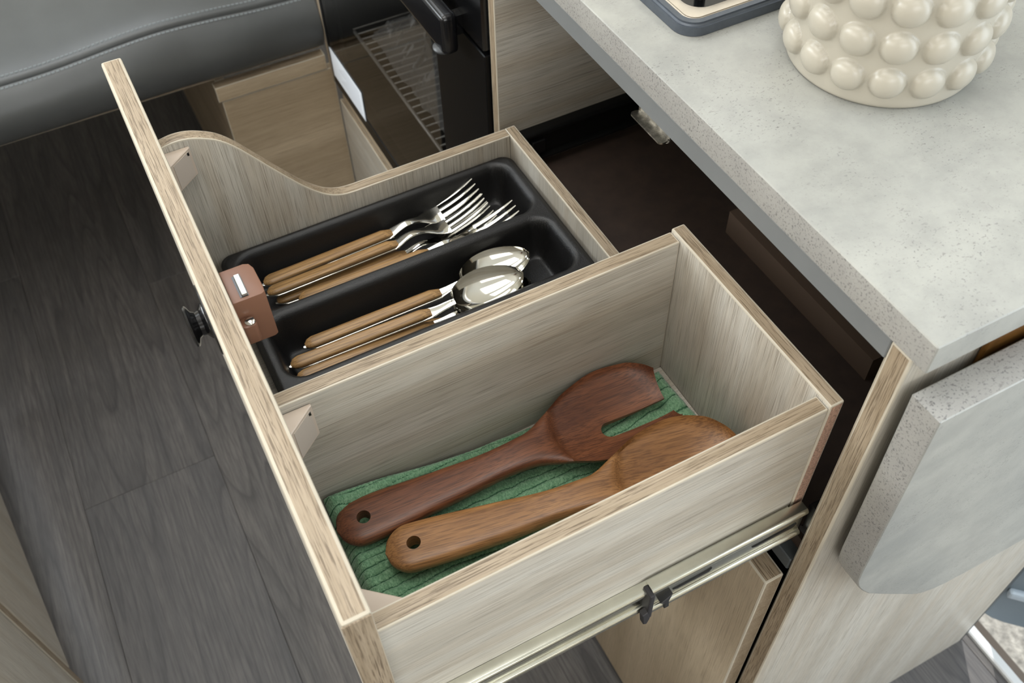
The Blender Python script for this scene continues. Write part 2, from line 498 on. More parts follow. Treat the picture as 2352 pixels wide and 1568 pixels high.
for y0, y1, x0, x1 in ((.10, .30, .455, .470), (.10, .115, .470, .66)):
    obj('shelf_rail', box(x0, x1, y0, y1, -.2322, -.205), plain('shelf_rail_board', (92, 74, 60), .7), kc)
obj('plinth_board', box(XF + .03, XF + .045, .0015, .4775, FZ, FZ + .045), DARKG, kc)
d = panel('cabinet_door', .2865, XF - .0006, .0008, .494, -.833, -.2665, 'z', kc, egrain='y', bev=.0016, face=WF['z'])
# slide rail fixed to the partition panel (the drawer's far side)
def rail_profile(h):
    """C channel: rounded bead, recessed web, rounded bead; (z, depth)"""
    b = .0066; out = [(-.5 * h, 0)]
    for k in range(9):
        a = math.radians(180 - 180 * k / 8); out.append((-.5 * h + b / 2 + b / 2 * math.cos(a), .0082 + .0033 * math.sin(a)))
    out += [(-.5 * h + b + .0004, .0078), (.5 * h - b - .0004, .0078)]
    for k in range(9):
        a = math.radians(180 - 180 * k / 8); out.append((.5 * h - b / 2 + b / 2 * math.cos(a), .0082 + .0033 * math.sin(a)))
    out.append((.5 * h, 0)); return out
def rail(x0, x1, ybase, ydir, zc, h, depth=1.0):
    return prism([(ybase + ydir * d * depth, zc + z) for z, d in rail_profile(h)], 'x', x0, x1)
fr = obj('slide_rail', rail(XF + .006, .60, .4772, -1, -.204, .038), RAILB, kc, smooth=True, angle=.6)
fr['label'] = 'black drawer slide rail screwed to the inner partition'
for x in (.385, .425, .52):
    obj('rail_screw', lathe([(.0001, -.0006), (.0032, -.0004), (.0036, .0006), (.0001, .0012)], (x, .4752 - .0012, -.204), 'y', 14), ZINC, fr, smooth=True)
obj('rail_end_stop', box(.335, .350, .4655, .4748, -.212, -.196, bev=.001), BLACKM, fr)
nr = obj('slide_rail', rail(XF + .004, .60, .0016, 1, -.1895, .038, .55), RAILB, kc, smooth=True, angle=.6)
# striker plate under the fascia
st = thing('striker_plate', (.308, .245, -.02), 'scratched steel striker plate hanging below the grey fascia strip', 'striker plate')
bm = prism(rrect(.227, .267, -.017, .012, .006), 'x', .3165, .3180)
obj('plate', bm, DULL, st)
obj('strike_lip', prism(rrect(.3085, .3165, .227, .267, .003), 'z', -.0125, -.0112), DULL, st)

# worktop
bm = box(.3033, .7345, -.0271, 1.10, ZK - .0223, ZK, bev=.0018, seg=3)
bm.normal_update()
for f in bm.faces:
    if f.normal.x < -.9: f.material_index = 1
wt = tag(obj('worktop', bm, [COUNTER, CEDGE], smooth=True, angle=.5), 'pale speckled grey concrete-look worktop with the vase and hob on it', 'worktop')

# fold-down flap
P0 = [(.3056, .0013), (.3104, -.090), (.3148, -.175), (.3154, -.189), (.3172, -.205), (.3205, -.2150), (.3250, -.2245), (.3320, -.2365),
      (.3430, -.2527), (.3600, -.2715), (.4100, -.3250), (.4200, -.3350), (.4310, -.3430), (.4450, -.3500), (.4600, -.3545), (.5000, -.3590), (.7000, -.3600), (.7150, -.350), (.7150, .0013)]
bm = prism(P0, 'y', -.0458, -.0240, .0018, 3)
bm.normal_update()
for f in bm.faces:
    if abs(f.normal.y) < .5: f.material_index = 1
tag(obj('folding_flap', bm, [COUNTER, CEDGE], smooth=True, angle=.45), 'grey concrete-look worktop flap hanging folded down beside the oak end panel', 'folding flap')
hg = thing('flap_bracket', (.40, -.02, .0), 'dark brass folding bracket in the gap between worktop and hanging flap', 'bracket')
obj('bracket_plate', box(.3620, .4400, -.0205, -.0172, -.018, .0215, bev=.0008), BRASS, hg)
obj('bracket_pin', tube([(.397, -.0225, -.016), (.411, -.0225, .020)], .0016, 8), ZINC, hg, smooth=True)
obj('bracket_arm', tube([(.404, -.0225, -.006), (.47, -.0225, .010)], .004, 10), COPPER, hg, smooth=True)

# ================================================================== drawer
T = .0156
YSO, YSI, YDN, YDF, YCO, YCI = .0154, .0272, .1775, .1894, .4544, .4428
XR0, XR1, ZS, ZR, ZC, ZB = .2990, .3096, -.0589, -.0560, -.1550, -.2040
dw = panel('drawer', -T, 0, 0, .500, -.2600, 0, 'y', kc, egrain='y', bev=.0021)
dw['label'] = 'open oak drawer with divided compartments, black knob and brown lock'
obj('corner_band', box(-T - .0002, -.0004, -.0006, .0004, -.2600, -.0012, bev=.0003), OE['z'], dw)
panel('side_panel', .0002, XR0 - .0002, YSO, YSI, -.2150, ZS, 'x', dw)
panel('divider_panel', .0002, XR0 - .0002, YDN, YDF, -.2150, ZS, 'x', dw)
panel('rear_panel', XR0, XR1, YSO - .0008, YDF, -.2150, ZR, 'z', dw, egrain='y', raw=('y', -1))
panel('rear_panel', XR0, XR1, YDF + .0004, YCO, -.2300, ZC, 'z', dw, egrain='y')
# scalloped far side
tab = [(.0002, -.0480), (.012, -.0462), (.024, -.0475), (.036, -.0525), (.046, -.0590), (.056, -.0695), (.066, -.0830), (.078, -.1000),
       (.090, -.1165), (.100, -.1295), (.110, -.1405), (.120, -.1488), (.131, -.1538), (.143, -.1553), (.160, -.1553)]
def crom(tab, n=5):
    out = []
    for i in range(len(tab) - 1):
        p = [Vector(tab[max(0, min(len(tab) - 1, j))]) for j in (i - 1, i, i + 1, i + 2)]
        for k in range(n):
            t = k / n
            out.append(tuple(.5 * ((2 * p[1]) + (-p[0] + p[2]) * t + (2 * p[0] - 5 * p[1] + 4 * p[2] - p[3]) * t * t + (-p[0] + 3 * p[1] - 3 * p[2] + p[3]) * t ** 3)))
    out.append(tab[-1]); return out
top = crom([(Vector((a, b))) for a, b in tab])
poly = [(a, b) for a, b in top] + [(XR0 - .0002, -.1553), (XR0 - .0002, -.230), (.0002, -.230)]
bm = prism(poly, 'y', YCI, YCO, .0012, 2)
bm.normal_update()
for f in bm.faces:
    n = f.normal
    if abs(n.y) > .995: f.material_index = 0
    elif abs(n.y) > .02: f.material_index = 2
    else: f.material_index = 1
ss = obj('side_panel', bm, [OF['z'], OE['x'], PALE], dw, smooth=True, angle=.35)
ss['label'] = 'side board with a wavy cut top edge'
panel('bottom_panel', .0004, XR0 - .0004, YSI + .0003, YDN - .0003, ZB - .006, ZB, 'x', dw, bev=.0003)
panel('bottom_panel', .0004, XR0 - .0004, YDF + .0003, YCI - .0003, -.2285, -.2230, 'x', dw, bev=.0003)

def bracket(yf, s, z1, z0=None, sz=.021, w=.0175):
    """triangular plastic corner bracket on the front's inner face against the board face at yf, facing s"""
    z0 = z1 - .032 if z0 is None else z0
    poly = [(.0004, yf + s * .0003), (sz, yf + s * .0003), (sz, yf + s * .0022), (.0022, yf + s * w), (.0004, yf + s * w)]
    b = obj('corner_bracket', prism(poly, 'z', z0, z1, .0006, 1), BEIGE, dw)
    b = dw; m = bmesh.new()
    n = Vector((w - .0022, s * (sz - .0022), 0)).normalized(); t = Vector((sz - .0022, -s * (w - .0022), 0)).normalized()
    c = Vector(((sz + .0022) / 2, yf + s * (w + .0022) / 2, (z0 + z1) / 2)) + n * .0004
    vs = [c + t * a * .0095 + Vector((0, 0, b2 * (z1 - z0) * .42)) for a, b2 in ((-1, -1), (1, -1), (1, 1), (-1, 1))]
    f = m.faces.new([m.verts.new(v) for v in vs]); r = bmesh.ops.extrude_face_region(m, geom=[f])
    for v in [g for g in r['geom'] if isinstance(g, bmesh.types.BMVert)]: v.co -= n * .0006
    obj('cover_cap', m, plain('beige_cap', (180, 168, 156), .4), b)
    k = c + t * .0088 + Vector((0, 0, (z1 - z0) * .36)) + n * .0002
    obj('cap_notch', box(k.x - .0012, k.x + .0004, k.y - .0008, k.y + .0008, k.z - .0012, k.z + .0012), BLACKM, b)
    return b
bracket(YCI, -1, -.0530, -.0800)
bracket(YDN, -1, -.0660, -.0980)
bracket(YSI, 1, -.0790, -.1100, sz=.030, w=.026)

# lock case
bm = prism([(.0004, .2560), (.0160, .2560), (.0195, .2545), (.0212, .2500), (.0216, .2330), (.0212, .2275), (.0190, .2262), (.0004, .2262)], 'z', -.0500, -.0090, .0011, 2)
lk = obj('lock_case', bm, BROWN, dw, smooth=True, angle=.6); lk['label'] = 'brown plastic push-lock case with steel latch bolt'
obj('lock_boss', prism(rrect(.0004, .0100, .2175, .2268, .003), 'z', -.0400, -.0240, .0012, 2), BROWN, dw, smooth=True, angle=.6)
obj('latch_slot', box(.0062, .0116, .2285, .2478, -.0112, -.0087), BLACK, dw)
bm = prism([(.2290, -.012), (.2470, -.012), (.2470, -.0072), (.2455, -.0055), (.2295, -.0062), (.2290, -.0070)], 'x', .0074, .0112, .0004, 1)
obj('latch_bolt', bm, plain('satin_steel', (186, 190, 186), .35, .9), dw)
sc = obj('lock_screw', lathe([(.0001, 0), (.0036, .0), (.0034, .0011), (.002, .0019), (.0001, .0021)], (.0064, .2215, -.0240), 'z', 20), CHROME, dw, smooth=True)
obj('screw_slot', box(.0038, .0090, .2211, .2219, -.0226, -.0217), BLACKM, dw)

# knob with rosette on the outer face
kb = obj('knob', lathe([(.0001, -.0290), (.0105, -.0290), (.0132, -.0283), (.0136, -.0272), (.0130, -.0262), (.0090, -.0246), (.0078, -.0225), (.0084, -.0200), (.0115, -.0178), (.0120, -.0170), (.0001, -.0169)], (0, .2400, -.0290), 'x', 40), BLACK, dw, smooth=True, angle=.7)
kb['label'] = 'black turned push knob'
obj('rosette', lathe([(.0001, -.0168), (.0225, -.0168), (.0235, -.0163), (.0235, -.0157), (.0001, -.0157)], (0, .2400, -.0290), 'x', 40), BLACKM, dw, smooth=True, angle=.7)

# near slide, pulled out with the drawer
sm = obj('slide_rail', rail(.004, XR0 - .003, YSO - .0003, -1, -.1905, .0290, .80), ZINC, dw, smooth=True, angle=.6)
sm['label'] = 'zinc-plated inner slide member along the drawer side'
bm = rail(.1770, .3050, .0125, -1, -.1905, .0370, .80)
si = obj('slide_rail', bm, ZINC, dw, smooth=True, angle=.6)
si['label'] = 'wider zinc-plated middle slide member'
for x0, x1 in ((.196, .228), (.262, .300)):
    pts = [(x0, -.1915), (x0 + .004, -.1935), (x1 - .002, -.1935), (x1, -.1895), (x1 - .006, -.1905)]
    obj('ball_slot', prism(pts, 'y', .0056, .0064), BLACKM, dw)
bmp = obj('rail_bumper', box(.1735, .1775, .0012, .0110, -.2080, -.1730, bev=.0012, seg=2), plain('black_rubber', (38, 36, 38), .6), dw)
obj('bumper_hook', prism([(.1695, -.198), (.1735, -.196), (.1765, -.208), (.1745, -.216), (.1715, -.214)], 'y', .0010, .0060, .0006, 1), plain('black_rubber_hook', (38, 36, 38), .6), dw)
obj('release_clip', prism([(.1845, -.1955), (.1935, -.1885), (.1915, -.1975), (.1925, -.2075), (.1885, -.2075), (.1880, -.199)], 'y', .0020, .0088, .0005, 1), plain('black_clip', (34, 34, 36), .5), dw)

# ================================================================== cutlery tray
TX0, TX1, TY0, TY1, TZ = .0115, .2960, .1920, .4420, -.1715
comps = [(.3615, .4330), (.2835, .3515), (.2030, .2700)]
def tray():
    bm = bmesh.new()
    outer = rrect(TX0, TX1, TY0, TY1, .012, 5)
    # grid heightfield of the moulded tray top
    nx, ny = 220, 200
    fz = -.2110
    def sd(x, y, x0, x1, y0, y1, r):
        qx = abs(x - (x0 + x1) / 2) - (x1 - x0) / 2 + r; qy = abs(y - (y0 + y1) / 2) - (y1 - y0) / 2 + r
        return math.hypot(max(qx, 0), max(qy, 0)) + min(max(qx, qy), 0) - r
    def h(x, y):
        z = TZ
        e = sd(x, y, TX0, TX1, TY0, TY1, .014)
        z -= .004 * sstep(-.005, 0, e)
        for y0, y1 in comps:
            dd = -sd(x, y, .0225, .2850, y0, y1, .017)
            if dd > -.003:
                w = sstep(-.003, .0035, dd)
                prof = .004 * w
                if dd > .0015: prof += (TZ - fz - .004) * min(1, (1 - (1 - min(1, (dd - .0015) / .0110)) ** 2.2))
                z = min(z, TZ - prof)
        return z
    xs = [TX0 + (TX1 - TX0) * i / nx for i in range(nx + 1)]
    ys = [TY0 + (TY1 - TY0) * j / ny for j in range(ny + 1)]
    V = {}
    for i, x in enumerate(xs):
        for j, y in enumerate(ys):
            # pull the four outer corners in to a radius
            e = sd(x, y, TX0, TX1, TY0, TY1, .012)
            px, py = x, y
            if e > 0:
                cx = min(max(x, TX0 + .012), TX1 - .012); cy = min(max(y, TY0 + .012), TY1 - .012)
                d = Vector((x - cx, y - cy)); d = d.normalized() * .012; px, py = cx + d.x, cy + d.y
            V[i, j] = bm.verts.new((px, py, h(px, py)))
    for i in range(nx):
        for j in range(ny): bm.faces.new((V[i, j], V[i + 1, j], V[i + 1, j + 1], V[i, j + 1]))
    # skirt
    border = [V[i, 0] for i in range(nx + 1)] + [V[nx, j] for j in range(1, ny + 1)] + [V[i, ny] for i in range(nx - 1, -1, -1)] + [V[0, j] for j in range(ny - 1, 0, -1)]
    low = [bm.verts.new((v.co.x, v.co.y, -.1800)) for v in border]
    n = len(border)
    for i in range(n): bm.faces.new((border[i], border[(i + 1) % n], low[(i + 1) % n], low[i]))
    bmesh.ops.remove_doubles(bm, verts=bm.verts[:], dist=1e-6)
    return bm
tr = tag(obj('cutlery_tray', tray(), TRAYM, smooth=True), 'black grained plastic cutlery tray in the far half of the drawer', 'cutlery tray')

# ================================================================== cutlery
def ring(t, w, zt, zb, n=8, ex=4):
    """flat rounded section at x=t"""
    pts = []
    for k in range(4 * n):
        a = k / (4 * n) * 2 * math.pi
        c, s = math.cos(a), math.sin(a)
        pts.append(Vector((t, w * math.copysign(abs(c) ** (2 / ex), c), (zt + zb) / 2 + (zt - zb) / 2 * math.copysign(abs(s) ** (2 / ex), s))))
    return pts
HL = .124
def handle_parts(root):
    # steel tang and oak scale (x from 0)
    rs = []
    for k in range(15):
        t = k / 14
        x = HL * t
        e = math.sqrt(max(0, 1 - (1 - min(1, x / .0075)) ** 2)) if x < .0075 else 1
        w = (.0063 - .0010 * t) * max(.15, e)
        rs.append(ring(x - .0012 if k == 0 else x, w, .0022, 0))
    obj('tang', loft(rs), CHROME, root, True, True, .8)
    rs = []
    for k in range(19):
        t = k / 18; x = .0006 + (HL - .0006) * (t ** 1.3 if t < .5 else t ** 1.3)
        e = math.sqrt(max(0, 1 - (1 - min(1, x / .008)) ** 2)) if x < .008 else 1
        e2 = math.sqrt(max(0, 1 - (1 - min(1, (HL - x) / .003)) ** 2)) if HL - x < .003 else 1
        w = (.0057 - .0009 * t) * max(.12, e) * max(.7, e2)
        rs.append(ring(x, w, .0024 + .0046 * max(.1, e) * max(.45, e2), .0018, ex=2.6))
    obj('handle_scale', loft(rs), HANDLEW, root, True, True, .9)

def make_spoon(label):
    r = thing('dessert_spoon', (0, 0, 0), label, 'spoon', 'spoons in the middle tray compartment')
    handle_parts(r)
    rs = []
    for k in range(11):
        t = k / 10; x = HL - .004 + .026 * t
        rs.append(ring(x, interp([(0, .0056), (.5, .0036), (1, .0030)], t), .0020 + .004 * sstep(0, 1, t) , .0002 + .004 * sstep(0, 1, t)))
    obj('neck', loft(rs), CHROME, r, True, True, .9)
    # bowl: shell
    bm = bmesh.new(); L, hw = .066, .0200; NU, NV = 28, 20
    def P(i, j, off):
        u = i / NU; a = -math.pi / 2 + math.pi * j / NV
        x = u
        # egg outline
        w = hw * (math.sin(math.pi * min(1, max(0, x)) ** .86)) ** .52 if 0 < x < 1 else 0
        s = math.sin(a)
        y = w * s
        rr = (s * s)
        ex = 1 - (2 * x - 1) ** 2
        z = -.0105 * (1 - rr) * max(0, ex) ** .6
        return Vector((HL + .0190 + L * x, y, .0068 + z - off + .003 * x))
    for off, flip in ((0, False), (.0011, True)):
        g = [[bm.verts.new(P(i, j, off)) for j in range(NV + 1)] for i in range(NU + 1)]
        for i in range(NU):
            for j in range(NV):
                f = (g[i][j], g[i + 1][j], g[i + 1][j + 1], g[i][j + 1]); bm.faces.new(f[::-1] if flip else f)
        if off == 0: g0 = g
    for i in range(NU):
        bm.faces.new((g0[i][0], g[i][0], g[i + 1][0], g0[i + 1][0])); bm.faces.new((g0[i][NV], g0[i + 1][NV], g[i + 1][NV], g[i][NV]))
    bmesh.ops.remove_doubles(bm, verts=bm.verts[:], dist=1e-7)
    obj('bowl', bm, CHROME, r, True, True, .9)
    return r

def make_fork(label):
    r = thing('table_fork', (0, 0, 0), label, 'fork', 'forks in the far tray compartment')
    handle_parts(r)
    zc = lambda x: interp([(HL - .004, .001), (HL + .016, .0072), (HL + .032, .0040), (HL + .044, .0016), (HL + .058, .0046), (HL + .074, .0110), (HL + .090, .0200)], x)
    rs = []
    for k in range(21):
        t = k / 20; x = HL - .004 + .054 * t
        w = interp([(0, .0056), (.30, .0036), (.55, .0034), (.78, .0085), (1, .0125)], t)
        rs.append(ring(x, w, zc(x) + .001, zc(x) - .001))
    bm = loft(rs)
    for q in range(4):
        y = -.0105 + .0070 * q
        rs = []
        for k in range(13):
            t = k / 12; x = HL + .048 + .040 * t
            rs.append([p + Vector((0, y, 0)) for p in ring(x, interp([(0, .0021), (.8, .0014), (1, .0006)], t), zc(x) + .0009, zc(x) - .0009, n=3)])
        loft(rs, True, bm)
    obj('fork_head', bm, CHROME, r, True, True, .9)
    return r

def clone(root, label):
    c = root.copy(); col.objects.link(c); c['label'] = label
    for ch in root.children:
        k = ch.copy(); col.objects.link(k); k.parent = c
        for g in ch.children:
            m = g.copy(); col.objects.link(m); m.parent = k
    return c

def pose(o, p, yaw, pitch=0, roll=0):
    o.location = p
    o.rotation_euler = (Matrix.Rotation(math.radians(yaw), 3, 'Z') @ Matrix.Rotation(math.radians(-pitch), 3, 'Y') @ Matrix.Rotation(math.radians(roll), 3, 'X')).to_euler()
f1 = make_fork('oak-handled steel fork lying farthest from the viewer in the far tray compartment')
f2 = clone(f1, 'oak-handled steel fork in the middle of the three forks, nested against the farthest one')
f3 = clone(f1, 'oak-handled steel fork lying tight against the ridge between the two compartments')
f4 = clone(f1, 'oak-handled steel fork almost hidden underneath the other forks')
pose(f4, (.0440, .4010, -.2108), -.5, 0, 0)
pose(f1, (.0395, .4170, -.2000), 1.0, .8, 6)
pose(f2, (.0385, .4025, -.1990), .6, .2, -3)
pose(f3, (.0610, .3870, -.2035), -1.4, .3, 6)
s1 = make_spoon('oak-handled steel spoon farthest back, its bowl tip reaching nearest the tray end')
s2 = clone(s1, 'oak-handled steel spoon lying topmost with its bowl over the farther spoon')
s3 = clone(s1, 'oak-handled steel spoon nearest the viewer, mostly hidden by the tray rim')
s4 = clone(s1, 'oak-handled steel spoon lowest in the pile, only its bowl rim showing')
pose(s1, (.0480, .3355, -.2030), -2.6, 3.0, 6)
pose(s2, (.0305, .3205, -.2015), -5.0, 4.6, 12)
pose(s3, (.0300, .3065, -.2045), -.6, .3, 4)
pose(s4, (.0400, .3120, -.2108), -.6, .0, 0)

# ================================================================== tea towel
def towel():
    bm = bmesh.new()
    x0, x1, y0, y1 = .0085, .2965, .0295, .1760
    nx, ny = 180, 330
    V = {}
    def H(u, v):
        x = x0 + (x1 - x0) * u; y = y0 + (y1 - y0) * v
        # outline wobble
        yy = y - .006 * sstep(.55, 1, v) * (.6 + .4 * math.sin(u * 9)) * sstep(.1, .5, u)
        xx = x - .004 * sstep(.8, 1, u) * (.5 + .5 * math.sin(v * 7 + 1))
        z = -.1915 + .0030 * (1 - sstep(.0, .26, u)) + .0012 * noise.noise(Vector((x * 30, y * 30, 0)))
        z += .022 * sstep(.80, .98, v) * (1 - sstep(.0, .6, u))
        z += .003 * sstep(.8, 1, u) * sstep(.6, 1, v)
        # knitted cords run along x, swirling near the far right end
        ph = yy / .0070 + 2.2 * noise.noise(Vector((x * 11, y * 11, 3))) + .25 * noise.noise(Vector((x * 90, y * 60, 8))) + 2.0 * sstep(.72, 1, u) * math.sin(v * 3.1 + 1)
        r = abs((ph % 1) - .5) * 2 + .09 * math.sin(x * 1900)
        z += .0016 * (1 - min(1, r) ** 5) - .0016
        z += .0003 * math.sin(x * 2500) * (1 - r ** 2)
        edge = min(u * (x1 - x0), (1 - u) * (x1 - x0), v * (y1 - y0), (1 - v) * (y1 - y0))
        e = 1 - min(1, edge / .009)
        z -= .0110 * e * e
        return Vector((xx, yy, max(z, ZB + .0006))), r
    R_ = {}
    for i in range(nx + 1):
        for j in range(ny + 1):
            p, r = H(i / nx, j / ny); V[i, j] = bm.verts.new(p); R_[i, j] = r
    for i in range(nx):
        for j in range(ny):
            f = bm.faces.new((V[i, j], V[i + 1, j], V[i + 1, j + 1], V[i, j + 1]))
            rr = (R_[i, j] + R_[i + 1, j] + R_[i, j + 1] + R_[i + 1, j + 1]) / 4
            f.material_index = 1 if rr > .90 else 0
    b = [V[i, 0] for i in range(nx + 1)] + [V[nx, j] for j in range(1, ny + 1)] + [V[i, ny] for i in range(nx - 1, -1, -1)] + [V[0, j] for j in range(ny - 1, 0, -1)]
    lo = [bm.verts.new((v.co.x, v.co.y, ZB + .0003)) for v in b]
    for i in range(len(b)): bm.faces.new((b[i], b[(i + 1) % len(b)], lo[(i + 1) % len(b)], lo[i]))
    bm.faces.new(lo)
    return bm
tag(obj('tea_towel', towel(), [TOWELM, CORD], smooth=True), 'folded green ribbed tea towel lining the near drawer compartment', 'towel')

# ================================================================== wooden servers
def server(name, L, widths, zmid, thick, bowl, carve, mat, label, slot=None, hole_x=.020, hole_r=.0050, blunt=False):
    root = None
    NT, NU = 90, 20
    bm = bmesh.new(); top = []; bot = []
    for i in range(NT + 1):
        t = i / NT; t = t if not blunt else t
        x = L * (1 - math.cos(math.pi * t)) / 2 * .35 + L * t * .65
        w = interp_lin(widths, x)
        if x < .017: w = w * math.sqrt(max(.0004, 1 - (1 - x / .017) ** 2))
        zm = interp(zmid, x); th = interp(thick, x); bo = interp(bowl, x)
        rt, rb = [], []
        for j in range(NU + 1):
            u = -1 + 2 * j / NU
            u = math.copysign(1 - (1 - abs(u)) ** 1.35, u)
            edge = (1 - abs(u) ** 7) ** .45
            zc_ = zm + bo * u * u
            tt = th
            if x < .017: tt = th * max(.35, math.sqrt(max(0, 1 - (1 - x / .017) ** 2)))
            zt = zc_ + tt / 2 * edge; zb_ = zc_ - tt / 2 * edge
            if carve:
                cx, a, b, dep = carve
                q = math.hypot((x - cx) / a, (u * w) / b)
                zt -= dep * (1 - sstep(.93, 1.0, q))
                zt = max(zt, zb_ + .0018)
            rt.append(bm.verts.new((x, u * w, zt))); rb.append(bm.verts.new((x, u * w, zb_)))
        top.append(rt); bot.append(rb)
    for i in range(NT):
        for j in range(NU):
            bm.faces.new((top[i][j], top[i + 1][j], top[i + 1][j + 1], top[i][j + 1]))
            bm.faces.new((bot[i][j], bot[i][j + 1], bot[i + 1][j + 1], bot[i + 1][j]))
        bm.faces.new((top[i][0], bot[i][0], bot[i + 1][0], top[i + 1][0])); bm.faces.new((top[i][NU], top[i + 1][NU], bot[i + 1][NU], bot[i][NU]))
    for i in (0, NT):
        for j in range(NU): bm.faces.new((top[i][j], top[i][j + 1], bot[i][j + 1], bot[i][j]))
    bmesh.ops.remove_doubles(bm, verts=bm.verts[:], dist=1e-7)
    o = obj(name, bm, mat, None)
    cs = [lathe([(hole_r, -.06), (hole_r, .06)], (hole_x, 0, 0), 'z', 28)]
    if slot:
        sx, sy, hw = slot
        pts = [(L + .03, sy - hw), (L + .03, sy + hw)] + [(sx + hw - hw * math.cos(math.radians(a)) * 1.0, sy + hw * math.sin(math.radians(a))) for a in (75, 60, 45, 30, 15, 0, -15, -30, -45, -60, -75)]
        pts = [(L + .03, sy - hw), (L + .03, sy + hw), (sx + hw, sy + hw)] + [(sx + hw - hw * math.sin(math.radians(a)), sy + hw * math.cos(math.radians(a))) for a in range(15, 180, 15)] + [(sx + hw, sy - hw)]
        cs.append(prism(pts, 'z', -.06, .08))
    cut(o, cs)
    for p in o.data.polygons: p.use_smooth = True
    try: o.data.set_sharp_from_angle(angle=.7)
    except Exception: pass
    return tag(o, label, 'serving spoon')
def interp_lin(tab, x): return interp(tab, x)

dk = server('slotted_server', .264,
            [(0, .0165), (.02, .0180), (.08, .0142), (.125, .0118), (.148, .0132), (.170, .0215), (.195, .0330), (.222, .0385), (.245, .0360), (.258, .0290), (.264, .0225)],
            [(0, .0070), (.10, .0105), (.150, .0150), (.185, .0110), (.225, .0085), (.264, .0120)],
            [(0, .0120), (.10, .0135), (.150, .0125), (.180, .0100), (.225, .0085), (.264, .0060)],
            [(0, 0), (.150, 0), (.185, .0085), (.225, .0140), (.264, .0110)],
            (.238, .070, .060, .0048), MAHOG, 'dark red-brown wooden serving fork with one wide slot lying on the green towel', slot=(.207, -.005, .0068), hole_x=.0205)
pose(dk, (.0085, .1500, -.1880), -3.4, -.4, 3)
lt = server('wooden_spoon', .262,
            [(0, .0165), (.02, .0180), (.08, .0150), (.125, .0118), (.148, .0130), (.170, .0220), (.195, .0335), (.220, .0375), (.243, .0325), (.255, .0225), (.260, .0130), (.262, .0030)],
            [(0, .0080), (.10, .0110), (.150, .0150), (.190, .0115), (.225, .0095), (.262, .0170)],
            [(0, .0125), (.10, .0140), (.150, .0125), (.180, .0100), (.225, .0085), (.262, .0050)],
            [(0, 0), (.150, 0), (.185, .0090), (.225, .0150), (.262, .0040)],
            (.238, .071, .060, .0046), ACACIA, 'lighter golden-brown wooden spoon lying nearest the slide side on the green towel', hole_x=.0205)
pose(lt, (.0320, .1150, -.1855), -12.4, 1.9, -1)

# ================================================================== vase
def vase():
    cx, cy, z0 = .4431, .1807, ZK + .0003
    H, NA, NZ = .150, 384, 190
    prof = lambda h: interp([(0, .0592), (.002, .0606), (.006, .0612), (.03, .0622), (.065, .0630), (.10, .0620), (.15, .0540)], h)
    rowsb = [(.0198 + .0252 * k, 0) for k in range(5)]
    nb = 16; rb = .0107
    bm = bmesh.new(); rings = []
    for i in range(NZ + 1):
        h = H * i / NZ; rg = []
        for k in range(NA):
            a = 2 * math.pi * k / NA; r = prof(h); add = 0
            for hb, sft in rowsb:
                if abs(h - hb) > rb: continue
                st = 2 * math.pi / nb; off = math.radians(-130.6)
                da = ((a - off + st / 2) % st) - st / 2
                d = math.hypot(da * r, h - hb)
                if d < rb:
                    q = d / rb
                    add = max(add, rb * .62 * math.sqrt(max(0, 1 - q * q)) * (1 - .15 * sstep(.85, 1, q)))
            rr = r + add
            rg.append((cx + rr * math.cos(a), cy + rr * math.sin(a), z0 + h))
        rings.append(rg)
    for h, r in ((.150, .050), (.148, .048), (.10, .056), (.02, .055), (.008, .03)):
        rings.append([(cx + r * math.cos(2 * math.pi * k / NA), cy + r * math.sin(2 * math.pi * k / NA), z0 + h) for k in range(NA)])
    return loft(rings)
tag(obj('bubble_vase', vase(), VASEM, smooth=True), 'cream ceramic vase covered in round bumps standing on the worktop', 'vase')

# ================================================================== hob
hb = thing('gas_hob', (.52, .45, ZK), 'stainless gas hob with slate-grey frame set in the worktop', 'hob')
def ringslab(o_, i_, z0, z1, bev=0):
    bm = bmesh.new(); n = len(o_)
    A = [bm.verts.new((x, y, z1)) for x, y in o_]; B = [bm.verts.new((x, y, z1)) for x, y in i_]
    C = [bm.verts.new((x, y, z0)) for x, y in o_]; D = [bm.verts.new((x, y, z0)) for x, y in i_]
    for k in range(n):
        l = (k + 1) % n
        bm.faces.new((A[k], A[l], B[l], B[k])); bm.faces.new((C[k], D[k], D[l], C[l])); bm.faces.new((A[k], C[k], C[l], A[l])); bm.faces.new((B[k], B[l], D[l], D[k]))
    bmesh.ops.recalc_face_normals(bm, faces=bm.faces[:])
    if bev:
        ed = [e for e in bm.edges if abs(e.verts[0].co.z - z1) < 1e-6 and abs(e.verts[1].co.z - z1) < 1e-6 and len([f for f in e.link_faces if abs(f.normal.z) < .5]) == 1]
        bmesh.ops.bevel(bm, geom=ed, offset=bev, segments=3, affect='EDGES')
    return bm
HX0, HX1, HY0, HY1 = .3390, .68, .2525, .72
obj('frame', ringslab(rrect(HX0, HX1, HY0, HY1, .016, 10), rrect(HX0 + .009, HX1 - .009, HY0 + .009, HY1 - .009, .009, 10), ZK + .0003, ZK + .0095, .0025), HOBF, hb, smooth=True, angle=.6)
obj('drip_plate', ringslab(rrect(HX0 + .0088, HX1 - .0088, HY0 + .0088, HY1 - .0088, .010, 10), rrect(HX0 + .0185, HX1 - .02, HY0 + .0185, HY1 - .02, .013, 10), ZK + .0003, ZK + .0080, .0012), HOBP, hb, smooth=True, angle=.6)
obj('burner_well', prism(rrect(HX0 + .0180, HX1 - .0195, HY0 + .0180, HY1 - .0195, .013, 10), 'z', ZK + .0003, ZK + .0022), BLACK, hb)
